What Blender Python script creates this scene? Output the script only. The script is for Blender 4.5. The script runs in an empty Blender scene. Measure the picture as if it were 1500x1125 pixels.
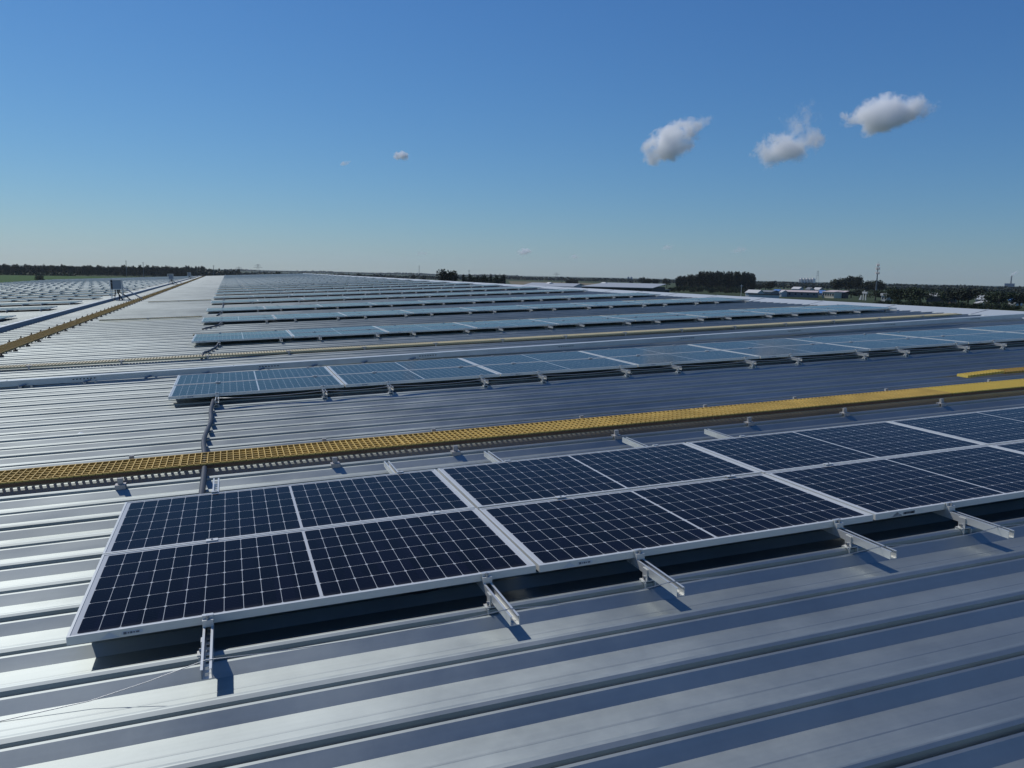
import bpy, bmesh, math, random
from mathutils import Vector, Matrix, noise
R = math.radians
random.seed(7)
S = bpy.context.scene
C = S.collection

# ------------------------------------------------------------------ camera, sky, sun, exposure
SLOPE = R(2.57)                                   # the roof rises towards its ridge
ROOF = Matrix(((math.cos(SLOPE), 0, -math.sin(SLOPE), 0), (0, 1, 0, 0), (math.sin(SLOPE), 0, math.cos(SLOPE), 0), (0, 0, 0, 1)))
FPX, CAMH = 1180.4, 1.4407                        # focal length in photo pixels, eye above the panel plane
yaw, pit, rol = 0.3329, 0.1489, -0.0215
fwd = Vector((math.sin(yaw)*math.cos(pit), math.cos(yaw)*math.cos(pit), -math.sin(pit)))
rgt = Vector((math.cos(yaw), -math.sin(yaw), 0)); upv = rgt.cross(fwd)
r2 = math.cos(rol)*rgt + math.sin(rol)*upv; u2 = -math.sin(rol)*rgt + math.cos(rol)*upv
cm = Matrix((r2, u2, -fwd)).transposed().to_4x4(); cm.translation = Vector((0, 0, CAMH))
CAMW = ROOF @ cm
cam = bpy.data.cameras.new('camera'); camo = bpy.data.objects.new('camera', cam); C.objects.link(camo)
camo.matrix_world = CAMW
cam.sensor_width = 36; cam.lens = 36*FPX/1500; cam.clip_start = 0.05; cam.clip_end = 60000
S.camera = camo
EYE = CAMW.translation.copy()
GZ = EYE.z - 11.0                                 # ground level
sun_dir = (ROOF.to_3x3() @ Vector((-0.50, 0.76, 1.0))).normalized()   # towards the sun
SUN_EL = math.asin(sun_dir.z); SUN_AZ = math.atan2(sun_dir.x, sun_dir.y)
W = bpy.data.worlds.new('World'); S.world = W; W.use_nodes = True
nt = W.node_tree; bg = nt.nodes['Background']
sky = nt.nodes.new('ShaderNodeTexSky'); sky.sky_type = 'NISHITA'; sky.sun_disc = False
sky.sun_elevation = SUN_EL; sky.sun_rotation = SUN_AZ
sky.altitude = 1200; sky.air_density = 1.4; sky.dust_density = 0.2; sky.ozone_density = 6.0
# colour response of the phone camera's sky: a power curve for each channel
sep = nt.nodes.new('ShaderNodeSeparateColor'); com = nt.nodes.new('ShaderNodeCombineColor'); nt.links.new(sky.outputs[0], sep.inputs[0])
for i, (g, k) in enumerate(((1.15, 2.0), (1.0, 2.11), (0.8, 2.03))):
    sc = nt.nodes.new('ShaderNodeMath'); sc.operation = 'MULTIPLY'; sc.inputs[1].default_value = 0.075*2**-1.5
    pw = nt.nodes.new('ShaderNodeMath'); pw.operation = 'POWER'; pw.inputs[1].default_value = g
    ml = nt.nodes.new('ShaderNodeMath'); ml.operation = 'MULTIPLY'; ml.inputs[1].default_value = k*10*2**0.25
    nt.links.new(sep.outputs[i], sc.inputs[0]); nt.links.new(sc.outputs[0], pw.inputs[0]); nt.links.new(pw.outputs[0], ml.inputs[0]); nt.links.new(ml.outputs[0], com.inputs[i])
nt.links.new(com.outputs[0], bg.inputs[0]); bg.inputs[1].default_value = 0.1
sl = bpy.data.lights.new('sun', 'SUN'); so = bpy.data.objects.new('sun', sl); C.objects.link(so)
sl.energy = 3.8; sl.angle = R(0.5); sl.color = (1, 0.97, 0.92)
so.rotation_euler = sun_dir.to_track_quat('Z', 'Y').to_euler(); so.location = (0, 0, 40)
S.view_settings.view_transform = 'Standard'; S.view_settings.look = 'None'
S.view_settings.exposure = -0.25; S.view_settings.gamma = 1
S.cycles.volume_bounces = 40; S.cycles.volume_step_rate = 0.4; S.cycles.max_bounces = 44

# ------------------------------------------------------------------ materials
def mat(name, col, rough=0.6, metal=0.0, spec=0.5, vary=0.0, vscale=4.0, bump=0.0, bscale=30.0):
    m = bpy.data.materials.new(name); m.use_nodes = True; n = m.node_tree; b = n.nodes['Principled BSDF']
    b.inputs['Base Color'].default_value = (*col, 1); b.inputs['Roughness'].default_value = rough
    b.inputs['Metallic'].default_value = metal; b.inputs['Specular IOR Level'].default_value = spec
    if vary or bump:
        tc = n.nodes.new('ShaderNodeTexCoord')
    if vary:
        t = n.nodes.new('ShaderNodeTexNoise'); t.inputs['Scale'].default_value = vscale; t.inputs['Detail'].default_value = 6
        n.links.new(tc.outputs['Object'], t.inputs['Vector'])
        mx = n.nodes.new('ShaderNodeMix'); mx.data_type = 'RGBA'
        mx.inputs[6].default_value = (*[c*(1-vary) for c in col], 1); mx.inputs[7].default_value = (*[min(1, c*(1+vary)) for c in col], 1)
        n.links.new(t.outputs['Fac'], mx.inputs[0]); n.links.new(mx.outputs[2], b.inputs['Base Color'])
    if bump:
        t2 = n.nodes.new('ShaderNodeTexNoise'); t2.inputs['Scale'].default_value = bscale
        n.links.new(tc.outputs['Object'], t2.inputs['Vector'])
        bp = n.nodes.new('ShaderNodeBump'); bp.inputs['Strength'].default_value = bump; bp.inputs['Distance'].default_value = 0.02
        n.links.new(t2.outputs['Fac'], bp.inputs['Height']); n.links.new(bp.outputs[0], b.inputs['Normal'])
    return m

def roof_material():
    """weathered aluminium-zinc coated steel: broad soft glare towards the sun, thin dull film, streaks and specks"""
    m = bpy.data.materials.new('roof_steel'); m.use_nodes = True; n = m.node_tree; L = n.links.new
    n.nodes.remove(n.nodes['Principled BSDF']); out = n.nodes['Material Output']
    tc = n.nodes.new('ShaderNodeTexCoord')
    def noise_(scale, detail, stretch=None, rough=0.5):
        t = n.nodes.new('ShaderNodeTexNoise'); t.inputs['Scale'].default_value = scale; t.inputs['Detail'].default_value = detail; t.inputs['Roughness'].default_value = rough
        if stretch:
            mp = n.nodes.new('ShaderNodeMapping'); mp.inputs['Scale'].default_value = stretch; L(tc.outputs['Object'], mp.inputs[0]); L(mp.outputs[0], t.inputs['Vector'])
        else: L(tc.outputs['Object'], t.inputs['Vector'])
        return t.outputs['Fac']
    def rng(v, a, b, c, d):
        r = n.nodes.new('ShaderNodeMapRange'); r.inputs[1].default_value = a; r.inputs[2].default_value = b; r.inputs[3].default_value = c; r.inputs[4].default_value = d; L(v, r.inputs[0]); return r.outputs[0]
    def M(op, a, b):
        q = n.nodes.new('ShaderNodeMath'); q.operation = op
        for i, v in enumerate((a, b)):
            if isinstance(v, (int, float)): q.inputs[i].default_value = v
            else: L(v, q.inputs[i])
        return q.outputs[0]
    soft = noise_(1.0, 2.0, (0.8, 2.4, 1)); streak = noise_(1.0, 5, (1.0, 60, 1)); dirt = noise_(1.1, 8, None, 0.72); blotch = noise_(0.35, 4)
    tone = M('ADD', M('ADD', M('MULTIPLY', streak, 0.10), M('MULTIPLY', dirt, 0.45)), M('MULTIPLY', blotch, 0.45))
    f = rng(tone, 0.36, 0.64, 0.80, 1.14)
    def tint(col):
        v = n.nodes.new('ShaderNodeVectorMath'); v.operation = 'SCALE'; v.inputs[0].default_value = col; L(f, v.inputs['Scale']); return v.outputs[0]
    vo = n.nodes.new('ShaderNodeTexVoronoi'); vo.inputs['Scale'].default_value = 2.6; L(tc.outputs['Object'], vo.inputs['Vector'])
    sc = n.nodes.new('ShaderNodeSeparateColor'); L(vo.outputs['Color'], sc.inputs[0])
    speck = M('MULTIPLY', M('LESS_THAN', vo.outputs['Distance'], M('MULTIPLY', sc.outputs[1], 0.016)), M('GREATER_THAN', sc.outputs[0], 0.55))
    di = n.nodes.new('ShaderNodeBsdfDiffuse'); gl = n.nodes.new('ShaderNodeBsdfGlossy'); gl.distribution = 'BECKMANN'
    mc = n.nodes.new('ShaderNodeMix'); mc.data_type = 'RGBA'; L(speck, mc.inputs[0]); L(tint((0.31, 0.34, 0.33)), mc.inputs[6]); mc.inputs[7].default_value = (0.75, 0.75, 0.72, 1)
    L(mc.outputs[2], di.inputs[0]); L(tint((0.385, 0.42, 0.41)), gl.inputs[0])
    L(rng(dirt, 0.3, 0.7, 0.58, 0.65), gl.inputs['Roughness'])
    bp = n.nodes.new('ShaderNodeBump'); bp.inputs['Strength'].default_value = 0.5; bp.inputs['Distance'].default_value = 0.05
    L(soft, bp.inputs['Height']); L(bp.outputs[0], di.inputs['Normal']); L(bp.outputs[0], gl.inputs['Normal'])
    ms = n.nodes.new('ShaderNodeMixShader'); L(M('ADD', M('MULTIPLY', speck, 0.6), 0.31), ms.inputs[0]); L(gl.outputs[0], ms.inputs[1]); L(di.outputs[0], ms.inputs[2])
    L(ms.outputs[0], out.inputs['Surface'])
    return m

PL, PD = 2.008, 0.998                              # a solar panel, long side along the ribs
def cell_material():
    m = bpy.data.materials.new('solar_cells'); m.use_nodes = True; n = m.node_tree; L = n.links.new; b = n.nodes['Principled BSDF']
    uv = n.nodes.new('ShaderNodeUVMap'); sp = n.nodes.new('ShaderNodeSeparateXYZ'); L(uv.outputs[0], sp.inputs[0])
    def M(op, a, c=None, d=None):
        q = n.nodes.new('ShaderNodeMath'); q.operation = op
        for i, v in enumerate((a, c, d)):
            if v is None: continue
            if isinstance(v, (int, float)): q.inputs[i].default_value = v
            else: L(v, q.inputs[i])
        return q.outputs[0]
    GL, GD = PL-0.022, PD-0.022
    gap = 0.013; p = (GL/2-gap/2-0.022)/12; q_ = (GD-0.028)/6
    a = M('SUBTRACT', M('ABSOLUTE', M('SUBTRACT', sp.outputs[0], GL/2)), gap/2)
    v = M('SUBTRACT', sp.outputs[1], 0.014)
    fa = M('FRACT', M('DIVIDE', a, p)); fv = M('FRACT', M('DIVIDE', v, q_))
    da = M('MULTIPLY', M('MINIMUM', fa, M('SUBTRACT', 1.0, fa)), p)
    dv = M('MULTIPLY', M('MINIMUM', fv, M('SUBTRACT', 1.0, fv)), q_)
    w = M('MAXIMUM', M('LESS_THAN', da, 0.0010), M('LESS_THAN', dv, 0.0010))
    w = M('MAXIMUM', w, M('LESS_THAN', M('ADD', da, dv), 0.0090))
    w = M('MAXIMUM', w, M('LESS_THAN', a, 0.0)); w = M('MAXIMUM', w, M('GREATER_THAN', a, 12*p))
    w = M('MAXIMUM', w, M('LESS_THAN', v, 0.0)); w = M('MAXIMUM', w, M('GREATER_THAN', v, 6*q_))
    # fine silver fingers along the long side
    fb = M('FRACT', M('MULTIPLY', fv, 9.0)); bus = M('MULTIPLY', M('LESS_THAN', M('ABSOLUTE', M('SUBTRACT', fb, 0.5)), 0.045), 0.10)
    # each cell a slightly different tone
    cv = n.nodes.new('ShaderNodeCombineXYZ'); L(M('FLOOR', M('DIVIDE', sp.outputs[0], p)), cv.inputs[0]); L(M('FLOOR', M('DIVIDE', v, q_)), cv.inputs[1])
    oi = n.nodes.new('ShaderNodeObjectInfo'); L(oi.outputs['Random'], cv.inputs[2])
    wn = n.nodes.new('ShaderNodeTexWhiteNoise'); L(cv.outputs[0], wn.inputs['Vector'])
    tone = n.nodes.new('ShaderNodeMix'); tone.data_type = 'RGBA'; tone.inputs[6].default_value = (0.0022, 0.0017, 0.0040, 1); tone.inputs[7].default_value = (0.0042, 0.0034, 0.0095, 1)
    L(wn.outputs['Value'], tone.inputs[0])
    m1 = n.nodes.new('ShaderNodeMix'); m1.data_type = 'RGBA'; L(bus, m1.inputs[0]); L(tone.outputs[2], m1.inputs[6]); m1.inputs[7].default_value = (0.10, 0.12, 0.16, 1)
    m2 = n.nodes.new('ShaderNodeMix'); m2.data_type = 'RGBA'; L(w, m2.inputs[0]); L(m1.outputs[2], m2.inputs[6]); m2.inputs[7].default_value = (0.45, 0.47, 0.48, 1)
    tc = n.nodes.new('ShaderNodeTexCoord'); dn = n.nodes.new('ShaderNodeTexNoise'); dn.inputs['Scale'].default_value = 2.0; dn.inputs['Detail'].default_value = 6; L(tc.outputs['Object'], dn.inputs['Vector'])
    rr = n.nodes.new('ShaderNodeMapRange'); rr.inputs[3].default_value = 0.06; rr.inputs[4].default_value = 0.13; L(dn.outputs['Fac'], rr.inputs[0]); L(rr.outputs[0], b.inputs['Roughness'])
    # a film of dust, thicker along the lower edge where rain leaves it
    low = n.nodes.new('ShaderNodeMapRange'); low.inputs[1].default_value = 0.0; low.inputs[2].default_value = 0.05; low.inputs[3].default_value = 0.10; low.inputs[4].default_value = 0.0; L(sp.outputs[1], low.inputs[0])
    df = M('MULTIPLY', M('ADD', low.outputs[0], 0.005), M('MULTIPLY', dn.outputs['Fac'], 1.6))
    m3 = n.nodes.new('ShaderNodeMix'); m3.data_type = 'RGBA'; L(df, m3.inputs[0]); L(m2.outputs[2], m3.inputs[6]); m3.inputs[7].default_value = (0.30, 0.29, 0.26, 1)
    L(m3.outputs[2], b.inputs['Base Color'])
    b.inputs['IOR'].default_value = 1.11
    return m

def leaf_material(name, c1, c2):
    m = bpy.data.materials.new(name); m.use_nodes = True; n = m.node_tree; L = n.links.new; b = n.nodes['Principled BSDF']
    g = n.nodes.new('ShaderNodeNewGeometry'); r = n.nodes.new('ShaderNodeValToRGB')
    r.color_ramp.elements[0].color = (*c1, 1); r.color_ramp.elements[1].color = (*c2, 1)
    L(g.outputs['Random Per Island'], r.inputs[0]); L(r.outputs[0], b.inputs['Base Color'])
    b.inputs['Roughness'].default_value = 0.75; b.inputs['Specular IOR Level'].default_value = 0.25
    return m

M_ROOF = roof_material(); M_CELL = cell_material()
M_FRAME = mat('anodised_aluminium', (0.62, 0.63, 0.60), 0.42, 0.30, vary=0.05)
M_GALV = mat('galvanised_steel', (0.60, 0.61, 0.59), 0.42, 0.55, vary=0.12, vscale=12)
M_TRAY = mat('galvanised_tray', (0.50, 0.54, 0.54), 0.5, 0.4, vary=0.14, vscale=6)
M_TRUNK = mat('shaded_trunking', (0.20, 0.23, 0.26), 0.6, 0.1, vary=0.15)  # shade on the visible side painted into the body colour; cover stays pale
M_DARKMETAL = mat('dark_slot', (0.03, 0.03, 0.035), 0.8)
M_BOLT = mat('steel_bolt', (0.35, 0.36, 0.37), 0.4, 0.9)
M_YEL = mat('yellow_grating', (0.53, 0.36, 0.095), 0.65, 0, 0.35, vary=0.42, vscale=3.5)
M_YEL2 = mat('bright_yellow_grating', (0.58, 0.42, 0.085), 0.6, 0, 0.4, vary=0.12, vscale=9)
M_PALE = mat('faded_yellow_grating', (0.47, 0.41, 0.25), 0.6, 0, 0.4, vary=0.12)
M_OCHRE = mat('ochre_grating', (0.36, 0.235, 0.06), 0.65, 0, 0.3, vary=0.15)
M_RUST = mat('rusty_steel', (0.13, 0.075, 0.045), 0.8, 0.2, vary=0.4, vscale=20)
M_CLAMP = mat('walkway_clamp', (0.42, 0.40, 0.38), 0.5, 0.6, vary=0.3, vscale=25)
M_PIPE = mat('grey_conduit', (0.032, 0.040, 0.054), 0.6, 0, 0.4)
M_CABLE = mat('black_cable', (0.012, 0.012, 0.013), 0.5)
M_WIRE = mat('steel_wire', (0.45, 0.46, 0.46), 0.45, 0.8)
M_RIDGE = mat('ridge_steel', (0.50, 0.53, 0.525), 0.5, 0.30, vary=0.04, vscale=1.0)
M_STRIP = mat('white_sealing_tape', (0.74, 0.76, 0.75), 0.5)
M_WALL = mat('warehouse_wall', (0.5, 0.52, 0.54), 0.6, vary=0.05)
M_BOX = mat('grey_cabinet', (0.24, 0.275, 0.30), 0.5, 0.0, vary=0.08)
M_STICK = mat('pale_label', (0.52, 0.55, 0.58), 0.5)
M_INK = mat('dark_print', (0.10, 0.11, 0.13), 0.6)
M_LEAF = leaf_material('dark_foliage', (0.007, 0.012, 0.007), (0.022, 0.034, 0.015))
M_LEAF2 = leaf_material('mid_foliage', (0.013, 0.024, 0.009), (0.038, 0.062, 0.020))
M_BARK = mat('bark', (0.09, 0.07, 0.05), 0.9)
M_GROUND = mat('grass_ground', (0.045, 0.062, 0.028), 0.95, 0, 0.1, vary=0.35, vscale=0.02)
M_FIELD = mat('green_crop', (0.040, 0.085, 0.016), 0.95, 0, 0.1, vary=0.15, vscale=0.03)
M_VERGE = mat('verge_grass', (0.034, 0.046, 0.018), 0.95, 0, 0.1, vary=0.35, vscale=0.05)
M_TAN = mat('dry_field', (0.16, 0.135, 0.085), 0.95, 0, 0.1, vary=0.3, vscale=0.02)
M_WHITE = mat('white_paint', (0.52, 0.52, 0.50), 0.6, vary=0.06)
M_SHEDROOF = mat('pale_shed_roof', (0.34, 0.36, 0.37), 0.6, vary=0.1, vscale=0.3)
M_CREAM = mat('cream_render', (0.62, 0.56, 0.42), 0.8, vary=0.06)
M_PINK = mat('pale_pink_roof', (0.50, 0.42, 0.40), 0.8, vary=0.1)
M_GREY = mat('grey_render', (0.16, 0.175, 0.19), 0.8, vary=0.1)
M_SHED = mat('dark_shed', (0.05, 0.045, 0.045), 0.8)
M_BLUE = mat('blue_roof', (0.045, 0.15, 0.38), 0.6)
M_BRICK = mat('brick_heap', (0.28, 0.16, 0.11), 0.9, vary=0.3, vscale=1.5)
M_FAR = mat('far_concrete', (0.80, 0.74, 0.68), 0.9, vary=0.05)
M_PLANT = mat('plant_blue_cladding', (0.12, 0.19, 0.30), 0.7)
M_WINDOW = mat('dark_window', (0.03, 0.04, 0.05), 0.2)
M_STEEL = mat('tower_steel', (0.15, 0.165, 0.18), 0.6, 0.3)

# ------------------------------------------------------------------ helpers
class MB:
    def __init__(s): s.bm = bmesh.new(); s.uv = None
    def box(s, x0, x1, y0, y1, z0, z1):
        v = [s.bm.verts.new(p) for p in ((x0,y0,z0),(x1,y0,z0),(x1,y1,z0),(x0,y1,z0),(x0,y0,z1),(x1,y0,z1),(x1,y1,z1),(x0,y1,z1))]
        for f in ((3,2,1,0),(4,5,6,7),(0,1,5,4),(1,2,6,5),(2,3,7,6),(3,0,4,7)): s.bm.faces.new([v[i] for i in f])
        return s
    def poly(s, pts):
        return s.bm.faces.new([s.bm.verts.new(p) for p in pts])
    def prism(s, prof, axis, a, b):
        """closed profile of 2-D points extruded along an axis (x: (y,z), y: (x,z), z: (x,y))"""
        def P(t, p): return {'x': (t, p[0], p[1]), 'y': (p[0], t, p[1]), 'z': (p[0], p[1], t)}[axis]
        A = [s.bm.verts.new(P(a, p)) for p in prof]; B = [s.bm.verts.new(P(b, p)) for p in prof]
        k = len(prof)
        s.bm.faces.new(A); s.bm.faces.new(B[::-1])
        for i in range(k): s.bm.faces.new((A[i], B[i], B[(i+1) % k], A[(i+1) % k]))
        return s
    def tube(s, pts, r, n=6, taper=None):
        pts = [Vector(p) for p in pts]; rings = []
        for i, p in enumerate(pts):
            d = (pts[min(i+1, len(pts)-1)] - pts[max(i-1, 0)]).normalized()
            u = d.cross(Vector((0, 0, 1)) if abs(d.z) < 0.9 else Vector((1, 0, 0))).normalized(); w = d.cross(u)
            rr = r if taper is None else r + (taper-r)*i/max(1, len(pts)-1)
            rings.append([s.bm.verts.new(p + rr*(math.cos(2*math.pi*k/n)*u + math.sin(2*math.pi*k/n)*w)) for k in range(n)])
        for A, B in zip(rings, rings[1:]):
            for k in range(n): s.bm.faces.new((A[k], A[(k+1) % n], B[(k+1) % n], B[k]))
        s.bm.faces.new(rings[0][::-1]); s.bm.faces.new(rings[-1])
        return s
    def bolt(s, x, y, z, r, h):
        return s.tube([(x, y, z), (x, y, z+h)], r, 6)
    def mesh(s, name, m, smooth=False):
        bmesh.ops.recalc_face_normals(s.bm, faces=s.bm.faces)
        me = bpy.data.meshes.new(name); s.bm.to_mesh(me); s.bm.free()
        for q in (m if isinstance(m, (list, tuple)) else [m]): me.materials.append(q)
        if smooth:
            for p in me.polygons: p.use_smooth = True
        return me
    def build(s, name, m, parent=None, smooth=False):
        return link(name, s.mesh(name, m, smooth), parent)

def link(name, me, parent=None, M=None):
    o = bpy.data.objects.new(name, me); C.objects.link(o)
    if parent is not None: o.parent = parent
    if M is not None: o.matrix_world = M
    return o
def tag(o, label=None, cat=None, group=None, kind=None):
    for k, v in (('label', label), ('category', cat), ('group', group), ('kind', kind)):
        if v: o[k] = v
    return o
def empty(name, M, label, cat, group=None):
    o = bpy.data.objects.new(name, None); o.empty_display_size = 0.2; C.objects.link(o); o.matrix_world = M
    return tag(o, label, cat, group)
def on_roof(x, y, z=0, rz=0): return ROOF @ Matrix.Translation((x, y, z)) @ Matrix.Rotation(rz, 4, 'Z')
def copy_tree(o, M):
    c = o.copy(); C.objects.link(c); c.matrix_world = M
    for ch in o.children:
        d = ch.copy(); C.objects.link(d); d.parent = c
        for g in ch.children:
            e = g.copy(); C.objects.link(e); e.parent = d
    return c
CINV = CAMW.inverted()
def shot(p):
    """photo pixel and distance of a world point"""
    q = CINV @ Vector(p)
    if q.z > -0.1: return None
    return 750 + FPX*q.x/-q.z, 562.5 - FPX*q.y/-q.z, -q.z
def at(px, D, py=None):
    """point of the ground D metres out in the direction of a photo column; z of a photo row at that distance"""
    d = CAMW.to_3x3() @ Vector(((px-750)/FPX, -((py if py is not None else 400+0.0205*(px-450)) - 562.5)/FPX, -1))
    k = D/math.hypot(d.x, d.y)
    return Vector((EYE.x + d.x*k, EYE.y + d.y*k, GZ if py is None else EYE.z + d.z*k))
def facing(p):
    """rotation about Z whose local -Y looks back at the warehouse roof"""
    return math.atan2(p.y - EYE.y, p.x - EYE.x) - math.pi/2
ORD = ['first','second','third','fourth','fifth','sixth','seventh','eighth','ninth','tenth','eleventh','twelfth','thirteenth','fourteenth','fifteenth','sixteenth','seventeenth','eighteenth','nineteenth','twentieth','twenty-first','twenty-second','twenty-third','twenty-fourth','twenty-fifth','twenty-sixth','twenty-seventh','twenty-eighth','twenty-ninth','thirtieth','thirty-first','thirty-second']

# ------------------------------------------------------------------ ground
def sheet(name, pts, z, m):
    mb = MB(); mb.poly([(p[0], p[1], z) for p in pts])
    return tag(mb.build(name, m), kind='structure')
gp = [(30000*math.cos(2*math.pi*i/48), 30000*math.sin(2*math.pi*i/48)) for i in range(48)]
sheet('ground', gp, GZ, M_GROUND)
sheet('green_field', [at(-250, 180), at(150, 240), at(230, 1000), at(-250, 1000)], GZ+0.06, M_FIELD)
sheet('dry_field', [at(755, 620), at(930, 620), at(925, 1500), at(745, 1500)], GZ+0.06, M_TAN)
sheet('grass_strip', [at(1020, 560), at(1560, 400), at(1560, 470), at(1020, 700)], GZ+0.06, M_VERGE)

# ------------------------------------------------------------------ the warehouse and its ribbed roof
X0, X1, Y0, Y1 = -38.0, 18.1, -9.0, 218.0
PAN, PITCH, LIP0 = -0.175, 0.379, 4.43
bld = empty('warehouse', Matrix.Translation((-10, 100, GZ)), 'huge low warehouse with ribbed grey metal roof the camera stands on', 'warehouse')
def world_mb(mb, name, m):
    for v in mb.bm.verts: v.co = Matrix.Translation((10, -100, -GZ)) @ (ROOF @ v.co)
    return mb.build(name, m, bld)
n0, n1 = int(math.ceil((Y0-LIP0)/PITCH)), int((Y1-LIP0)/PITCH)
prof = []
for n in range(n0, n1):
    l = LIP0 + PITCH*n
    prof += [(l-0.052, PAN), (l-0.003, -0.135), (l+0.008, -0.132)]
    if n % 2 == 0: prof += [(l+0.011, -0.142), (l+0.022, -0.142), (l+0.023, -0.1225), (l+0.040, -0.113), (l+0.046, -0.112), (l+0.062, -0.114), (l+0.068, -0.119)]
    else: prof += [(l+0.011, -0.147), (l+0.026, -0.147), (l+0.027, -0.1165), (l+0.040, -0.1085), (l+0.046, -0.1075), (l+0.062, -0.110), (l+0.068, -0.117)]
    prof += [(l+0.100, PAN)]
    ym = l + 0.104 + (PITCH-0.154)/2
    prof += [(ym-0.006, PAN+0.0005), (ym, PAN-0.0012), (ym+0.006, PAN+0.0005)]
mb = MB()
xs = [X0, X1]
grid = [[mb.bm.verts.new((x, p[0], p[1])) for p in prof] for x in xs]
for i in range(len(prof)-1): mb.bm.faces.new((grid[0][i], grid[1][i], grid[1][i+1], grid[0][i+1]))
world_mb(mb, 'roof', M_ROOF)
mb = MB()                                        # the other slope, beyond the ridge
mb.poly([(18.75, Y0, -0.20), (18.75, Y1, -0.20), (57, Y1, -3.6), (57, Y0, -3.6)])
world_mb(mb, 'roof', M_ROOF)
mb = MB()
zg = GZ - 2.5
for a, b in (((X0, Y0), (X1, Y0)), ((X1, Y1), (X0, Y1)), ((X0, Y1), (X0, Y0))):
    mb.poly([(a[0], a[1], -0.19), (b[0], b[1], -0.19), (b[0], b[1], zg), (a[0], a[1], zg)])
world_mb(mb, 'wall', M_WALL)
mb = MB()                                        # ridge capping with overlapping sheets
yy = Y0; k = 0
while yy < Y1:
    e = min(yy+3.1, Y1); dz = 0.003*(k % 2)
    mb.poly([(18.0, yy, -0.118+dz), (18.0, e, -0.118+dz), (18.62, e, -0.02+dz), (18.62, yy, -0.02+dz)])
    mb.poly([(18.62, yy, -0.02+dz), (18.62, e, -0.02+dz), (19.3, e, -0.19+dz), (19.3, yy, -0.19+dz)])
    mb.poly([(18.0, yy, -0.135+dz), (18.0, e, -0.135+dz), (18.0, e, -0.118+dz), (18.0, yy, -0.118+dz)])
    mb.prism([(18.0, -0.112), (18.62, -0.012), (18.62, -0.006), (18.0, -0.106)], 'y', e-0.05, e)
    yy = e; k += 1
world_mb(mb, 'ridge_cap', M_RIDGE)
mb = MB()                                        # the capping's scalloped edge, cut to the ribs
pts = []
for n in range(n0, n1):
    l = LIP0 + PITCH*n
    lo = PAN+0.002 if n % 5 != 3 else -0.150
    pts += [(l+0.070, -0.120), (l+0.082, -0.128), (l+0.106, lo), (l+PITCH-0.070, lo), (l+PITCH-0.012, -0.134)]
va = [mb.bm.verts.new((18.012, y, -0.119)) for y, z in pts]; vb = [mb.bm.verts.new((17.96, y, z)) for y, z in pts]
for i in range(len(pts)-1): mb.bm.faces.new((va[i], va[i+1], vb[i+1], vb[i]))
world_mb(mb, 'ridge_edge_trim', M_RIDGE)

# ------------------------------------------------------------------ solar panels
def make_panel():
    t = empty('solar_panel', Matrix.Identity(4), 'solar panel', 'solar panel', 'solar panels in long arrays on the roof')
    f = MB(); w = 0.011
    f.box(0, PL, 0, w, -0.035, 0).box(0, PL, PD-w, PD, -0.035, 0).box(0, w, w, PD-w, -0.035, 0).box(PL-w, PL, w, PD-w, -0.035, 0)
    f.build('frame', M_FRAME, t)
    g = MB(); g.box(w, PL-w, w, PD-w, -0.008, -0.003)
    o = g.build('glass', M_CELL, t)
    cell_uv(o.data, w)
    return t
def cell_uv(me, w):
    u = me.uv_layers.new(name='UVMap')
    for p in me.polygons:
        for li in p.loop_indices:
            c = me.vertices[me.loops[li].vertex_index].co
            u.data[li].uv = (c.x-w, c.y-w) if p.normal.z > 0.5 else (0, 0)
ROWS = [(-0.71, 3.459), (-0.75, 9.978), (-0.80, 17.62), (-0.80, 24.3), (-0.82, 30.6), (-0.82, 38.0), (-0.82, 44.6)]
while ROWS[-1][1] < 205: ROWS.append((-0.82, ROWS[-1][1] + 7.05))
PX, PY = 2.025, 1.012
SIDE_X = -7.15                                   # the arrays beyond the trunking end here
cand = []
for ai, (x, y) in enumerate(ROWS):
    for c in range(9):
        for r in range(2):
            cand.append((x + c*PX, y + r*PY, 'main', ai, c, r))
    if y > 24:
        for c in range(15):
            for r in range(2):
                cand.append((SIDE_X - PL - c*PX, y + r*PY, 'side', ai, c, r))
def in_view(x, y):
    for dx, dy in ((0, 0), (PL, 0), (0, PD), (PL, PD), (PL/2, PD/2)):
        s = shot(ROOF @ Vector((x+dx, y+dy, 0)))
        if s and -5 < s[0] < 1505 and 0 < s[1] < 1130: return s[2]
    return None
seen = []
for q in cand:
    d = in_view(q[0], q[1])
    if d: seen.append((d, q))
seen.sort()
near, rest = seen[:290], seen[290:]
proto = make_panel(); first = True
side_rows = [ai for ai, (x, y) in enumerate(ROWS) if y > 24]
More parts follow.
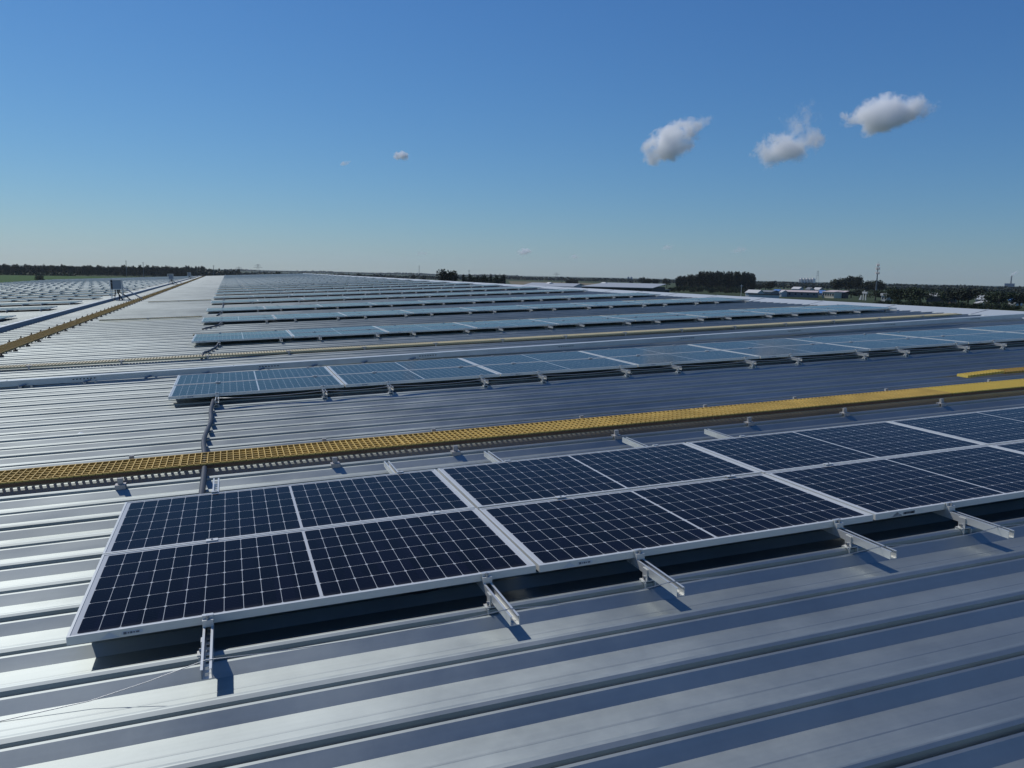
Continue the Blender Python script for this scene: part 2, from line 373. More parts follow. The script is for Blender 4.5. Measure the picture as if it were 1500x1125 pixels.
for d, (x, y, side, ai, c, r) in near:
    Mx = on_roof(x + random.uniform(-0.002, 0.002), y, random.uniform(0, 0.003)) @ Matrix.Rotation(R(random.uniform(-0.22, 0.22)), 4, 'X') @ Matrix.Rotation(R(random.uniform(-0.12, 0.12)), 4, 'Y')
    o = proto if first else copy_tree(proto, Mx)
    if first: o.matrix_world = Mx; first = False
    row = 'near' if r == 0 else 'far'
    if side == 'main': o['label'] = f'solar panel in {row} row of the {ORD[ai]} array from camera, {ORD[c]} from left end'
    else: o['label'] = f'solar panel past the trunking, {row} row of its {ORD[side_rows.index(ai)]} array, {ORD[c]} from trunking end'
    if side == 'main' and r == 0 and ai == 0 and c in (0, 2):       # maker's sticker on the front of the frame
        sx = 0.155
        s1 = MB(); s1.poly([(sx-0.035, -0.0015, -0.031), (sx+0.035, -0.0015, -0.031), (sx, -0.0015, -0.006)])
        s1.poly([(sx+0.045, -0.0015, -0.026), (sx+0.125, -0.0015, -0.026), (sx+0.125, -0.0015, -0.012), (sx+0.045, -0.0015, -0.012)])
        st = s1.build('sticker', M_STICK, o)
        s2 = MB()
        for a, b, h in ((0.052, 0.064, 0.010), (0.068, 0.074, 0.006), (0.077, 0.086, 0.008), (0.089, 0.095, 0.006), (0.099, 0.112, 0.007)):
            s2.poly([(sx+a, -0.0025, -0.019-h/2), (sx+b, -0.0025, -0.019-h/2), (sx+b, -0.0025, -0.019+h/2), (sx+a, -0.0025, -0.019+h/2)])
        s2.build('print', M_INK, st)
def far_panels(lst):
    f = MB(); g = MB(); w = 0.011
    for d, (x, y, *_) in lst:
        f.box(x, x+PL, y, y+w, -0.035, 0).box(x, x+PL, y+PD-w, y+PD, -0.035, 0).box(x, x+w, y+w, y+PD-w, -0.035, 0).box(x+PL-w, x+PL, y+w, y+PD-w, -0.035, 0)
    fo = f.mesh('distant_solar_panels', [M_FRAME, M_CELL])
    bm = bmesh.new(); bm.from_mesh(fo); uvl = bm.loops.layers.uv.new('UVMap')
    for d, (x, y, *_) in lst:
        vs = [bm.verts.new(p) for p in ((x+w, y+w, -0.003), (x+PL-w, y+w, -0.003), (x+PL-w, y+PD-w, -0.003), (x+w, y+PD-w, -0.003))]
        fc = bm.faces.new(vs); fc.material_index = 1
        for l, q in zip(fc.loops, ((0, 0), (PL-2*w, 0), (PL-2*w, PD-2*w), (0, PD-2*w))): l[uvl].uv = q
    bm.to_mesh(fo); bm.free()
    o = link('distant_solar_panels', fo, None, ROOF)
    tag(o, 'mass of solar panels in the distant arrays towards the far end of the roof', 'solar panels', None, 'stuff')
far_panels(rest)

# ------------------------------------------------------------------ mounting rails under the arrays
def rail_channel(y0, y1):
    m = MB(); t = 0.0025
    m.box(-0.0205, -0.0205+t, y0, y1, -0.0765, -0.0355); m.box(0.0205-t, 0.0205, y0, y1, -0.0765, -0.0355)
    m.box(-0.0205+t, -0.011, y0, y1, -0.038, -0.0355); m.box(0.011, 0.0205-t, y0, y1, -0.038, -0.0355)
    m.box(-0.0205+t, -0.007, y0, y1, -0.0765, -0.074); m.box(0.007, 0.0205-t, y0, y1, -0.0765, -0.074)
    y = y0
    while y < y1 - 0.02: m.box(-0.007, 0.007, y, min(y+0.022, y1), -0.0765, -0.074); y += 0.05
    return m
def make_rail(y0, y1, feet, detail=True):
    t = empty('mounting_rail', Matrix.Identity(4), 'rail', 'rail', 'galvanised mounting rails under the arrays')
    rail_channel(y0, y1).build('channel', M_GALV, t)
    for ye, s in ((0.0, -1), (PY+PD, 1)):
        m = MB(); a, b = sorted((ye+s*0.002, ye+s*0.030))
        m.box(-0.022, 0.022, a, b, -0.0355, -0.006)
        a2, b2 = sorted((ye-s*0.009, ye+s*0.012)); m.box(-0.022, 0.022, a2, b2, 0.0045, 0.0085)
        a3, b3 = sorted((ye+s*0.004, ye+s*0.012)); m.box(-0.022, 0.022, a3, b3, -0.006, 0.0045)
        c = m.build('end_clamp', M_GALV, t)
        MB().bolt(0, ye+s*0.020, -0.006, 0.007, 0.018).build('bolt', M_BOLT, c)
    m = MB(); m.box(-0.03, 0.03, PD-0.011, PY+0.011, 0.0045, 0.008); c = m.build('mid_clamp', M_FRAME, t)
    MB().bolt(0, (PD+PY)/2, 0.008, 0.006, 0.006).build('bolt', M_BOLT, c)
    for yf in feet:
        m = MB()
        m.box(-0.045, 0.02, yf-0.022, yf+0.022, -0.1065, -0.101); m.box(-0.027, -0.0215, yf-0.022, yf+0.022, -0.101, -0.045)
        m.box(-0.040, -0.034, yf-0.030, yf+0.030, -0.145, -0.1065); m.box(0.012, 0.018, yf-0.030, yf+0.030, -0.145, -0.1065)
        c = m.build('foot', M_GALV, t)
        m = MB(); m.tube([(-0.036, yf, -0.09), (-0.0275, yf, -0.09)], 0.009, 6); m.build('bolt', M_BOLT, c)
    return t
def rib_near(y):
    n = round((y - LIP0 - 0.04)/PITCH); return LIP0 + PITCH*n + 0.045
railcand = []
for ai, (x, y) in enumerate(ROWS):
    for c in range(9):
        for k, off in enumerate((0.53, 1.755)): railcand.append((x + c*PX + off, y, 'main', ai, 2*c+k))
    if y > 24:
        for c in range(15):
            for k, off in enumerate((0.53, 1.755)): railcand.append((SIDE_X - PL - c*PX + off, y, 'side', ai, 2*c+(1-k)))
rseen = []
for q in railcand:
    s = shot(ROOF @ Vector((q[0], q[1]-0.2, -0.06)))
    if s and -12 < s[0] < 1512 and s[1] < 1130: rseen.append((s[2], q))
rseen.sort()
protos = {}
for d, (x, y, side, ai, k) in rseen[:280]:
    key = ai if ai < 3 else 99
    Mx = on_roof(x, y, 0)
    if ai > 5:                                   # too small to show parts
        if 'far' not in protos:
            m = rail_channel(-0.30, 2.1); m.box(-0.022, 0.022, -0.03, -0.002, -0.0355, 0.006); m.box(-0.03, 0.02, -0.16, -0.11, -0.15, -0.0767)
            protos['far'] = m.mesh('mounting_rail', M_GALV)
        o = link('mounting_rail', protos['far'], None, Mx); tag(o, 'x', 'rail', 'galvanised mounting rails under the arrays')
    elif key not in protos:
        if ai == 0: y0, y1 = -0.41, 2.54
        else: y0, y1 = -0.24, 2.10
        want = (0.0, 1.1, 2.2) if ai == 0 else (-0.06, 1.0, 1.95)
        o = protos[key] = make_rail(y0, y1, [rib_near(y + a) - y for a in want]); o.matrix_world = Mx
    else: o = copy_tree(protos[key], Mx)
    if side == 'main': o['label'] = f'galvanised mounting rail under the {ORD[ai]} array from camera, {ORD[k]} rail from left'
    else: o['label'] = f'galvanised rail past the trunking under its {ORD[side_rows.index(ai)]} array, {ORD[k]} from trunking'
m = MB()
for d, (x, y, *_) in rseen[280:]:
    m.box(x-0.0205, x+0.0205, y-0.30, y+2.1, -0.0765, -0.036); m.box(x-0.03, x+0.02, y-0.16, y-0.11, -0.15, -0.077)
o = m.build('distant_mounting_rails', M_GALV); o.matrix_world = ROOF
tag(o, 'mass of small rail ends under the distant solar arrays', 'rails', None, 'stuff')

# wires and cables at the arrays
def line(name, pts, r, m, label, cat, n=5, group=None):
    mb = MB(); mb.tube(pts, r, n)
    o = mb.build(name, m, None, True); o.matrix_world = ROOF
    return tag(o, label, cat, group)
def sag(a, b, s, n=6):
    a, b = Vector(a), Vector(b); return [a.lerp(b, i/n) - Vector((0, 0, s*4*(i/n)*(1-i/n))) for i in range(n)]
pts = [Vector(p) for p in ((-1.9, 3.16, -0.176), (-1.4, 3.18, -0.174), (-0.9, 3.20, -0.172), (-0.6, 3.19, -0.150), (-0.4, 3.16, -0.10))]
rx = [ROWS[0][0] + c*PX + o for c in range(6) for o in (0.53, 1.755)]
for a, b in zip(rx, rx[1:]): pts += sag((a, 3.12, -0.032), (b, 3.12, -0.032), 0.022)
line('earthing_wire', pts, 0.0019, M_WIRE, 'thin bare wire strung over the rail ends in front of the biggest array', 'wire')
pts = []
rx = [ROWS[1][0] + c*PX + o for c in range(9) for o in (0.53, 1.755)]
for a, b in zip(rx, rx[1:]): pts += sag((a, 9.80, -0.03), (b, 9.80, -0.03), 0.018)
line('earthing_wire', pts, 0.004, M_WIRE, 'pale wire strung from rail to rail along the front of the second array', 'wire')
line('drooping_cable', sag((0.45, 3.55, -0.045), (0.62, 3.66, -0.09), 0, 2) + sag((0.62, 3.66, -0.09), (0.98, 3.62, -0.05), 0.05, 8) + [(0.98, 3.62, -0.05)], 0.005, M_CABLE, 'black cable drooping under the front edge of the nearest panels', 'cable')
line('drooping_cable', sag((1.20, 3.62, -0.045), (1.75, 3.58, -0.045), 0.05, 8) + [(1.75, 3.58, -0.045)], 0.005, M_CABLE, 'black cable hanging under the second front panel beside its rail', 'cable')
# grey conduits running between the arrays
def conduit(pts, label):
    P = [Vector(p) for p in pts]; out = []
    for i in range(len(P)-1):
        p0, p1, p2, p3 = P[max(i-1, 0)], P[i], P[i+1], P[min(i+2, len(P)-1)]
        for k in range(8):
            t = k/8; out.append(0.5*((2*p1) + (p2-p0)*t + (2*p0-5*p1+4*p2-p3)*t*t + (3*p1-p0-3*p2+p3)*t**3))
    out.append(P[-1])
    line('conduit', out, 0.022, M_PIPE, label, 'conduit', 8, 'grey conduits linking the arrays')
conduit([(-0.27, 4.6, -0.084), (-0.275, 5.5, -0.084), (-0.275, 6.4, -0.084), (-0.285, 7.0, -0.084), (-0.31, 7.7, -0.084), (-0.27, 8.6, -0.084), (-0.28, 9.3, -0.084), (-0.26, 10.2, -0.07), (-0.26, 11, -0.07)], 'grey conduit passing under the yellow grating up to the second array')
conduit([(-0.55, 15.0, -0.16), (-0.52, 15.5, -0.05), (-0.45, 16.2, -0.084), (-0.33, 17.0, -0.084), (-0.29, 17.6, -0.07), (-0.29, 18.6, -0.07)], 'bent grey conduit climbing from the faded walkway to the third array')
conduit([(-0.72, 22.4, -0.084), (-0.60, 22.9, -0.084), (-0.36, 23.7, -0.084), (-0.30, 24.4, -0.06), (-0.3, 25.2, -0.07)], 'bent grey conduit at the front of the fourth array')
conduit([(-0.45, 28.9, -0.084), (-0.38, 29.8, -0.084), (-0.30, 30.7, -0.06), (-0.3, 31.4, -0.07)], 'short grey conduit at the front of the fifth array')
conduit([(-0.3, 33.0, -0.06), (-0.3, 35.5, -0.084), (-0.3, 38.2, -0.06)], 'straight grey conduit between the fifth and sixth arrays')
conduit([(-0.3, 40.4, -0.06), (-0.3, 42.5, -0.084), (-0.3, 44.8, -0.06)], 'straight grey conduit between the sixth and seventh arrays')

# ------------------------------------------------------------------ yellow grating walkways
def grating(m, x0, x1, y0, y1, zt, dp, px, rows, bw=0.007):
    k = int(round((x1-x0)/px))
    for i in range(k+1):
        x = x0 + (x1-x0)*i/k; m.box(x-bw/2, x+bw/2, y0, y1, zt-dp, zt)
    for j in range(rows+1):
        y = y0 + (y1-y0)*j/rows; w = max(bw/2, 0.0075) if 0 < j < rows else 0.006
        for i in range(k):
            xa = x0 + (x1-x0)*i/k + bw/2; xb = x0 + (x1-x0)*(i+1)/k - bw/2
            m.box(xa, xb, y-w, y+w, zt-dp, zt-(0.007 if 0 < j < rows else 0.0015))
ZW = -0.048
def bracket(mb, x, y, s):
    mb.box(x-0.035, x+0.035, y-0.03, y+0.03, -0.1065, -0.099); mb.box(x-0.035, x+0.035, y-0.036, y-0.030, -0.145, -0.100)
    mb.box(x-0.035, x+0.035, y+0.030, y+0.036, -0.145, -0.100)
    mb.box(x-0.018, x+0.018, y-0.012, y+0.012, -0.099, -0.055)
    return mb
secs = [(-6.6, -3.5, 'yellow grating section far down at the walkway\'s outer end, mostly beyond the frame'), (-3.49, -0.46, 'yellow walkway grating section before the conduit crossing, with the bracket nearest the array corner'), (-0.45, 1.30, 'short yellow walkway grating section laid over the grey conduit'),
        (1.31, 4.30, 'rusty edged yellow walkway grating section behind the second and third panel'), (4.31, 7.30, 'yellow walkway grating section behind the fourth near panel column'), (7.31, 10.3, 'clean yellow walkway grating section beside the loose grating piece')]
brx = [-5.5, -4.0, -2.4, -0.85, 0.70, 1.69, 3.18, 4.58, 5.70, 6.95, 8.5, 9.7]
for x0, x1, lab in secs[1:]:
    t = empty('walkway_grating', on_roof(0, 0, 0), lab, 'walkway', 'yellow walkway grating sections by the biggest array')
    m = MB(); grating(m, x0, x1, 6.57, 6.97, ZW, 0.030, 0.048, 5); m.build('grating', M_YEL if x1 < 8 else M_YEL2, t)
    m = MB()
    m.box(x0, x1, 6.556, 6.5635, ZW-0.040, ZW-0.014)
    for y in (6.62, 6.92): m.box(x0, x1, y-0.012, y+0.012, ZW-0.034, ZW-0.0305)
    m.build('support_angle', M_RUST, t)
    for bx in brx:
        if x0 <= bx < x1:
            for y in (rib_near(6.42), rib_near(7.1)): bracket(MB(), bx, y, 1).build('bracket', M_CLAMP, t)
t = empty('walkway_grating', on_roof(0, 0, -0.02), 'short yellow grating piece in the branch behind the walkway', 'walkway', 'spare yellow grating pieces')
m = MB(); grating(m, 9.3, 12.4, 7.58, 7.80, ZW, 0.03, 0.05, 4); m.build('grating', M_OCHRE, t)
for bx in (9.8, 11.5): bracket(MB(), bx, rib_near(7.6), 1).build('bracket', M_CLAMP, t)
t = empty('walkway_grating', on_roof(8.66, 7.56, -0.105, R(1.5)) @ Matrix.Rotation(R(-1.5), 4, 'Y'), 'bright yellow loose grating plate tilted up at the end of the branch', 'walkway', 'spare yellow grating pieces')
m = MB(); grating(m, 0, 0.62, 0, 0.16, 0.035, 0.03, 0.05, 3, 0.010); m.build('grating', M_YEL2, t)
m = MB(); m.box(0.02, 0.60, 0.03, 0.13, -0.005, 0.003); m.build('support_plate', M_YEL2, t)

def long_walk(x0, x1, y, rz, mt, lab, zt, clips, w=0.42):
    t = empty('long_walkway', on_roof(0, y, 0, rz), lab, 'walkway')
    m = MB(); grating(m, x0, x1, -w/2, w/2, zt, 0.03, 0.05, 6, 0.026)
    m.box(x0, x1, -w/2-0.009, -w/2-0.0065, zt-0.030, zt-0.001)
    m.build('grating', mt, t)
    for cx in clips:
        c = MB(); c.box(cx-0.045, cx+0.045, -w/2-0.01, -w/2+0.05, zt+0.001, zt+0.010); c.box(cx-0.015, cx+0.015, -w/2-0.026, -w/2-0.010, -0.125, zt+0.001)
        c.build('clip', M_CLAMP, t)
    return t
def frange(a, b, s):
    out = []
    while a < b: out.append(a); a += s
    return out
long_walk(-4.6, 17.4, 15.28, R(1.3), M_PALE, 'long faded yellow walkway crossing the roof behind the cable tray', -0.065, frange(-3.2, 17, 1.38), 0.34)
long_walk(-3.9, -0.9, 28.2, 0, M_PALE, 'faded yellow walkway stub running into the back of the fourth array', -0.05, [-2.5], 0.3)
long_walk(-0.8, 17.0, 26.62, R(0.4), M_PALE, 'faded yellow walkway strip along the back of the fourth array', -0.02, frange(0.5, 16, 2.8), 0.2)
long_walk(-3.8, -0.9, 43.6, 0, M_PALE, 'short pale walkway beside the sixth array end', -0.05, [-2.4], 0.3)
long_walk(-0.85, 17.2, 20.0, R(0.3), M_PALE, 'thin faded yellow strip along the back edge of the third array', -0.03, frange(0.6, 16, 2.8), 0.12)
# the ochre walkway that runs down the roof beside the trunking
t = empty('long_walkway', on_roof(-4.28, 14.0, 0, R(90.30)), 'long ochre walkway running down the roof beside the cable trunking', 'walkway')
m = MB(); grating(m, 0, 200, 0, 0.42, -0.075, 0.03, 0.08, 4, 0.016); m.build('grating', M_OCHRE, t)
m = MB(); m.box(0, 200, 0.05, 0.075, -0.110, -0.106); m.box(0, 200, 0.35, 0.375, -0.110, -0.106); m.build('support_angle', M_RUST, t)
ks = 0; extra = MB()
for i, bx in enumerate(frange(0.3, 200, 1.14)):
    for yb in (-0.09, 0.51):
        if ks < 90: bracket(MB(), bx, yb, 1).build('bracket', M_RUST, t); ks += 1
        else: bracket(extra, bx, yb, 1)
eo = extra.build('bracket', M_RUST, t); eo['kind'] = 'stuff'

# ------------------------------------------------------------------ cable trays and trunking
ry = math.atan2(13.75-12.62, 23.0)
t = empty('cable_tray', on_roof(-6.0, 12.62, 0, ry) @ Matrix.Rotation(-math.atan2(0.06, 23), 4, 'Y'), 'galvanised covered cable tray crossing the roof behind the second array', 'cable tray')
m = MB(); m.box(0, 23.6, 0, 0.13, -0.12, -0.044); m.build('tray_body', M_TRAY, t)
m = MB()
for i in range(8): m.box(i*3.0, i*3.0+2.99, -0.006, 0.136, -0.044, -0.036); m.box(i*3.0, i*3.0+2.99, -0.006, -0.002, -0.056, -0.044)
m.build('tray_cover', M_TRAY, t)
for i in range(8):
    sx = 3.95 + i*2.55
    if sx > 23: break
    p = MB(); p.box(sx-0.16, sx+0.16, -0.004, -0.001, -0.105, -0.062); p = p.build('splice_plate', M_TRAY, t)
    h = MB()
    for k in range(7): h.box(sx-0.14+k*0.045, sx-0.118+k*0.045, -0.0065, -0.0042, -0.082, -0.068)
    h.build('slot', M_DARKMETAL, p)
for sx in frange(1.6, 9, 0.80):
    p = MB(); p.box(sx-0.05, sx-0.03, -0.02, 0.22, -0.128, -0.121); p.box(sx+0.09, sx+0.11, -0.02, 0.22, -0.128, -0.121)
    p.box(sx-0.06, sx-0.02, -0.045, -0.02, -0.150, -0.105); p.box(sx+0.085, sx+0.115, -0.04, -0.02, -0.150, -0.115); p.tube([(sx-0.05, -0.04, -0.12), (sx+0.04, -0.03, -0.095)], 0.012, 6)
    p.build('support', M_BOLT, t)
t = empty('cable_trunking', on_roof(-5.85, 17.0, 0, R(90.22)), 'covered metal cable trunking running the length of the roof beside the ochre walkway', 'trunking')
m = MB(); m.box(0, 200, 0, 0.12, -0.11, 0.015); m.build('trunking_body', M_TRUNK, t)
m = MB()
for i in range(66): m.box(i*3.0, i*3.0+2.98, -0.008, 0.128, 0.016, 0.024)
m.build('trunking_cover', M_RIDGE, t)
m = MB()
for bx in frange(0.5, 200, 1.5): m.box(bx-0.05, bx+0.05, -0.05, 0.17, -0.124, -0.111)
m.build('support', M_BOLT, t)

# combiner boxes on small steel frames
def combiner(x, y, lab, sc=1.0, cover=True):
    t = empty('combiner_box', on_roof(x, y, -0.13), lab, 'electrical cabinet', 'electrical cabinets on steel frames along the trunking')
    f = MB(); s = 0.018
    for px, py in ((0, 0), (0.55, 0), (0, 0.5), (0.55, 0.5)): f.box(px-s, px+s, py-s, py+s, 0.04, 1.20 if py == 0 else 0.75)
    f.box(-s, 1.55, -s, s, 0.0, 0.04); f.box(-s, 1.55, 0.5-s, 0.5+s, 0.0, 0.04)
    f.box(s, 0.55-s, -s, s, 0.60, 0.64); f.box(s, 0.55-s, -s, s, 1.15, 1.19)
    f.tube([(0.57, 0, 0.75), (1.5, 0, 0.05)], 0.018, 5); f.tube([(0.57, 0.5, 0.72), (1.5, 0.5, 0.05)], 0.018, 5)
    f.tube([(0.02, -0.02, 1.0), (0.55, 0.5, 0.66)], 0.012, 5); f.tube([(0.02, 0.0, 1.19), (0.0, 0.5, 0.75)], 0.012, 5)
    f.build('stand', M_GALV, t)
    b = MB(); b.box(0.10, 0.58, 0.03, 0.27, 0.60, 1.11); b.build('cabinet', M_BOX, t)
    d = MB(); d.box(0.115, 0.565, 0.018, 0.0285, 0.615, 1.095); d = d.build('door', M_BOX, t)
    h = MB(); h.box(0.53, 0.55, 0.006, 0.0175, 0.82, 0.90); h.build('handle', M_CABLE, d)
    if cover:
        c = MB(); c.prism([(0.08, 1.112), (0.60, 1.112), (0.60, 1.122), (0.08, 1.13)], 'y', 0.0, 0.30); c.build('rain_cover', M_GALV, t)
        c = MB(); c.box(-0.01, 0.09, 0.06, 0.30, 0.58, 1.14); c.build('side_panel', M_SHED, t)
    k = MB()
    for a, b2 in ((0.2, 0.16), (0.3, 0.55), (0.42, 0.95), (0.36, 0.4)):
        k.tube([(a, 0.14, 0.66), (a, 0.12, 0.45), ((a+b2)/2, 0.0, 0.28), (b2, -0.1, 0.02)], 0.028, 6)
    k.build('cable', M_CABLE, t)
    return t
combiner(-6.05, 48.6, 'grey cabinet on a steel frame where the trunking passes, biggest of three', 1)
combiner(-6.35, 98, 'small grey cabinet on a frame halfway along the trunking', 1, False)
combiner(-6.60, 150, 'tiny grey cabinet at the far end of the trunking', 1, False)

# small repairs on the roof sheet
m = MB(); m.box(-4.5, 2.46, 9.14, 9.215, PAN+0.002, PAN+0.006); o = m.build('sealing_strip', M_STRIP); o.matrix_world = ROOF
tag(o, 'pale sealing strip stuck along a roof pan in front of the second array', 'sealing strip')
m = MB(); m.prism([(0, 0), (0.09, 0), (0.085, 0.012), (0.045, 0.03), (0.005, 0.012)], 'y', 0, 0.2); o = m.build('sheet_patch', M_STRIP); o.matrix_world = on_roof(-1.55, 8.72, PAN+0.003)
tag(o, 'small white patch bulging on the roof between walkway and second array', 'patch')

# ------------------------------------------------------------------ trees
def crown_mesh(name, w, h, base, n, m, size, shape='round', seed=1, lobes=6):
    rnd = random.Random(seed); mb = MB()
    L = []
    for i in range(lobes):
        if shape == 'round': L.append((rnd.uniform(-0.30, 0.30)*w, rnd.uniform(-0.30, 0.30)*w, base + (h-base)*rnd.uniform(0.28, 0.74), w*rnd.uniform(0.22, 0.34), (h-base)*rnd.uniform(0.2, 0.3)))
        elif shape == 'poplar': L.append((rnd.uniform(-0.14, 0.14)*w, rnd.uniform(-0.14, 0.14)*w, base + (h-base)*(0.16 + 0.68*i/(lobes-1)), w*rnd.uniform(0.32, 0.46)*(1-0.35*i/(lobes-1)), (h-base)*0.20))
        else: L.append((rnd.uniform(-0.40, 0.40)*w, rnd.uniform(-0.3, 0.3)*w, base + (h-base)*rnd.uniform(0.1, 0.6), w*rnd.uniform(0.16, 0.26), (h-base)*rnd.uniform(0.25, 0.4)))
    for i in range(n):
        cx, cy, cz, rx, rz = L[rnd.randrange(lobes)]
        v = Vector((rnd.gauss(0, 1), rnd.gauss(0, 1), rnd.gauss(0, 1))).normalized()*(rnd.random()**0.4)*rnd.uniform(0.9, 1.15)
        p = Vector((cx + v.x*rx, cy + v.y*rx, max(base*0.6, cz + v.z*rz)))
        a = Vector((rnd.uniform(-1, 1), rnd.uniform(-1, 1), rnd.uniform(-1, 1))).normalized(); b = a.orthogonal().normalized(); c = a.cross(b)
        s = size*rnd.uniform(0.6, 1.3)
        mb.poly([p + s*b, p + s*0.7*c, p - s*b*0.9, p - s*0.8*c])
    return mb.mesh(name, m)
def trunk_mesh(name, h, r, w):
    mb = MB(); mb.tube([(0, 0, 0), (0.1*r, 0, h*0.3), (0, 0.2*r, h*0.62), (0, 0, h*0.85)], r, 6, r*0.25)
    for a in range(5):
        an = a*1.3; z = h*(0.28+0.1*a)
        mb.tube([(0, 0, z), (w*0.15*math.cos(an), w*0.15*math.sin(an), z+h*0.1), (w*0.32*math.cos(an), w*0.32*math.sin(an), z+h*0.18)], r*0.4, 4, r*0.1)
    return mb.mesh(name, M_BARK)
KINDS = {}
def kind(name, w, h, base, n, m, size, shape, var=3, lobes=6):
    KINDS[name] = (w, h, [(crown_mesh(name+'_crown', w, h, base, n, m, size, shape, 11*i+len(name), lobes), trunk_mesh(name+'_trunk', h, w*0.035+0.08, w)) for i in range(var)])
kind('round', 10, 10, 1.2, 1500, M_LEAF, 0.42, 'round', 4, 8)
kind('poplar', 5, 10, 0.5, 1100, M_LEAF, 0.34, 'poplar', 4, 7)
kind('leafy', 10, 10, 0.6, 1500, M_LEAF2, 0.42, 'round', 3, 9)
kind('shrub', 10, 5, 0.1, 900, M_LEAF2, 0.42, 'bush', 3, 8)
kind('darkshrub', 10, 5, 0.1, 900, M_LEAF, 0.42, 'bush', 3, 8)
tree_rng = random.Random(5)
def tree(k, px, D, width, height, name, label, group=None):
    w, h, vs = KINDS[k]; cr, tr = vs[tree_rng.randrange(len(vs))]
    p = at(px, D); o = empty(name, Matrix.Translation(p) @ Matrix.Rotation(tree_rng.uniform(0, 6.28), 4, 'Z') @ Matrix.Diagonal((width/w, width/w, height/h, 1)), label, 'shrub' if 'shrub' in name else 'tree', group)
    link('crown', cr, o); link('trunk', tr, o)
    return o
def hz(px): return 400 + 0.0205*(px-450)
def hgt(px, py, D): return at(px, D, py).z - GZ
def dist_axis(px, D): return D

# dense forest edge beyond the green field
x = -30
while x < 352:
    top = 388 + 0.010*max(0, x-60) + (4 if x > 300 else 0) + tree_rng.uniform(-1.6, 1.8)
    D = 1060 + tree_rng.uniform(-40, 60) + (x > 260)*(x-260)*5
    tree('poplar' if tree_rng.random() < 0.75 else 'round', x, D, tree_rng.uniform(5.5, 8.5), max(9, hgt(x, top, D)), 'forest_tree', 'tall dark tree standing in the long forest edge beyond the green field', 'trees of the forest edge beyond the green field')
    x += tree_rng.uniform(3.2, 5.2)
def wood(name, px0, px1, D, top, thick, label, step=2.0, m=M_LEAF, bottom=None, size=None):
    """a far-off wood that reads as one mass: leaf clumps spread through a belt"""
    mb = MB(); rnd = random.Random(int(px0+D)); px = px0
    while px < px1:
        hh = hgt(px, (top(px) if callable(top) else top) + rnd.uniform(-0.5, 0.5), D)
        w = D/FPX
        for i in range(7):
            d2 = D + rnd.uniform(0, thick); p = at(px + rnd.uniform(-1.5, 1.5), d2); z = GZ + hh*rnd.random()**0.7*rnd.uniform(0.8, 1.0)
            a = Vector((rnd.uniform(-1, 1), rnd.uniform(-1, 1), rnd.uniform(-0.6, 1))).normalized(); b = a.orthogonal().normalized(); c = a.cross(b); s = w*rnd.uniform(1.2, 2.6)
            q = Vector((p.x, p.y, z)); mb.poly([q + s*b, q + s*c*0.7, q - s*b, q - s*c*0.8])
        px += step
    # the wood's solid inner body under the leaf clumps
    N = 60; rows = []
    for i in range(N+1):
        px = px0 + (px1-px0)*i/N; p = at(px, D + thick*0.5)
        hh = 0.86*hgt(px, (top(px) if callable(top) else top), D)*(1 + 0.07*math.sin(i*1.7) + 0.05*math.sin(i*4.1))
        q = at(px, D + thick); rows.append((Vector((p.x, p.y, GZ)), Vector((p.x, p.y, GZ+hh)), Vector((q.x, q.y, GZ+hh)), Vector((q.x, q.y, GZ))))
    for A, B in zip(rows, rows[1:]):
        for k in range(3): mb.poly([A[k], B[k], B[k+1], A[k+1]])
    return tag(mb.build(name, m), label, 'woodland', None, 'stuff')
wood('forest_mass', -40, 350, 1130, lambda x: 390.5 + 0.010*max(0, x-60) + (2 if x > 300 else 0), 120, 'dark forest mass behind the front trees past the green field', 1.2)
wood('field_hedge', -40, 110, 1010, 400.5, 25, 'lower band of lighter green hedge at the forest foot', 1.2, M_LEAF2)
wood('distant_woodland', 330, 760, 5200, lambda x: hz(x)-1.6+0.9*math.sin(x*0.05), 900, 'hazy distant woodland along the horizon behind the far roof end', 1.0)
wood('distant_woodland', 330, 720, 1500, lambda x: hz(x)+1.6+0.9*math.sin(x*0.11), 500, 'dark scattered woodland between the roof end and the horizon', 1.0)
wood('distant_woodland', 1095, 1530, 1250, lambda x: hz(x)+3.0+0.8*math.sin(x*0.13), 500, 'dark woodland belt behind the village roofs', 1.0)
wood('distant_woodland', 735, 1010, 2000, lambda x: hz(x)-0.6+0.4*math.sin(x*0.09), 250, 'flat distant woodland behind the dry field', 1.0)
wood('distant_woodland', 1090, 1530, 2100, lambda x: hz(x)-0.8+0.5*math.sin(x*0.07), 300, 'flat distant woodland behind the village and its sheds', 1.0)
tree('shrub', 57, 700, 8.5, 4.2, 'field_shrub', 'lone dark shrub standing out in the green field')
# trees showing over the far end of the roof
for px, top, wpx, D, lab in ((409, 397, 13, 620, 'round dark tree just over the far roof end, nearest the pylon'), (438, 398, 13, 640, 'low round tree over the roof end, second from the pylon'), (465, 400, 12, 660, 'low dark tree over the roof end, third from the pylon'), (486, 402, 6, 700, 'tiny dark tree peeping over the roof end'),
                             (518, 401.5, 7, 650, 'small dark tree beside a pointed one over the roof'), (527, 399.5, 9, 640, 'small pointed dark tree over the roof slope'), (605, 401, 6, 700, 'narrow dark tree below the thin mast over the roof'), (621, 402.5, 6, 760, 'little dark tree between mast and big round tree')):
    tree('round', px, D, wpx*D/FPX, hgt(px, top, D), 'distant_tree', lab)
for px, top, wpx, lab in ((652, 392, 20, 'big round dark tree over the ridge, its broad half'), (664, 391.5, 20, 'big round dark tree over the ridge beside the young row')):
    tree('round', px, 430, wpx*430/FPX*1.1, hgt(px, top, 430), 'broad_tree', lab)
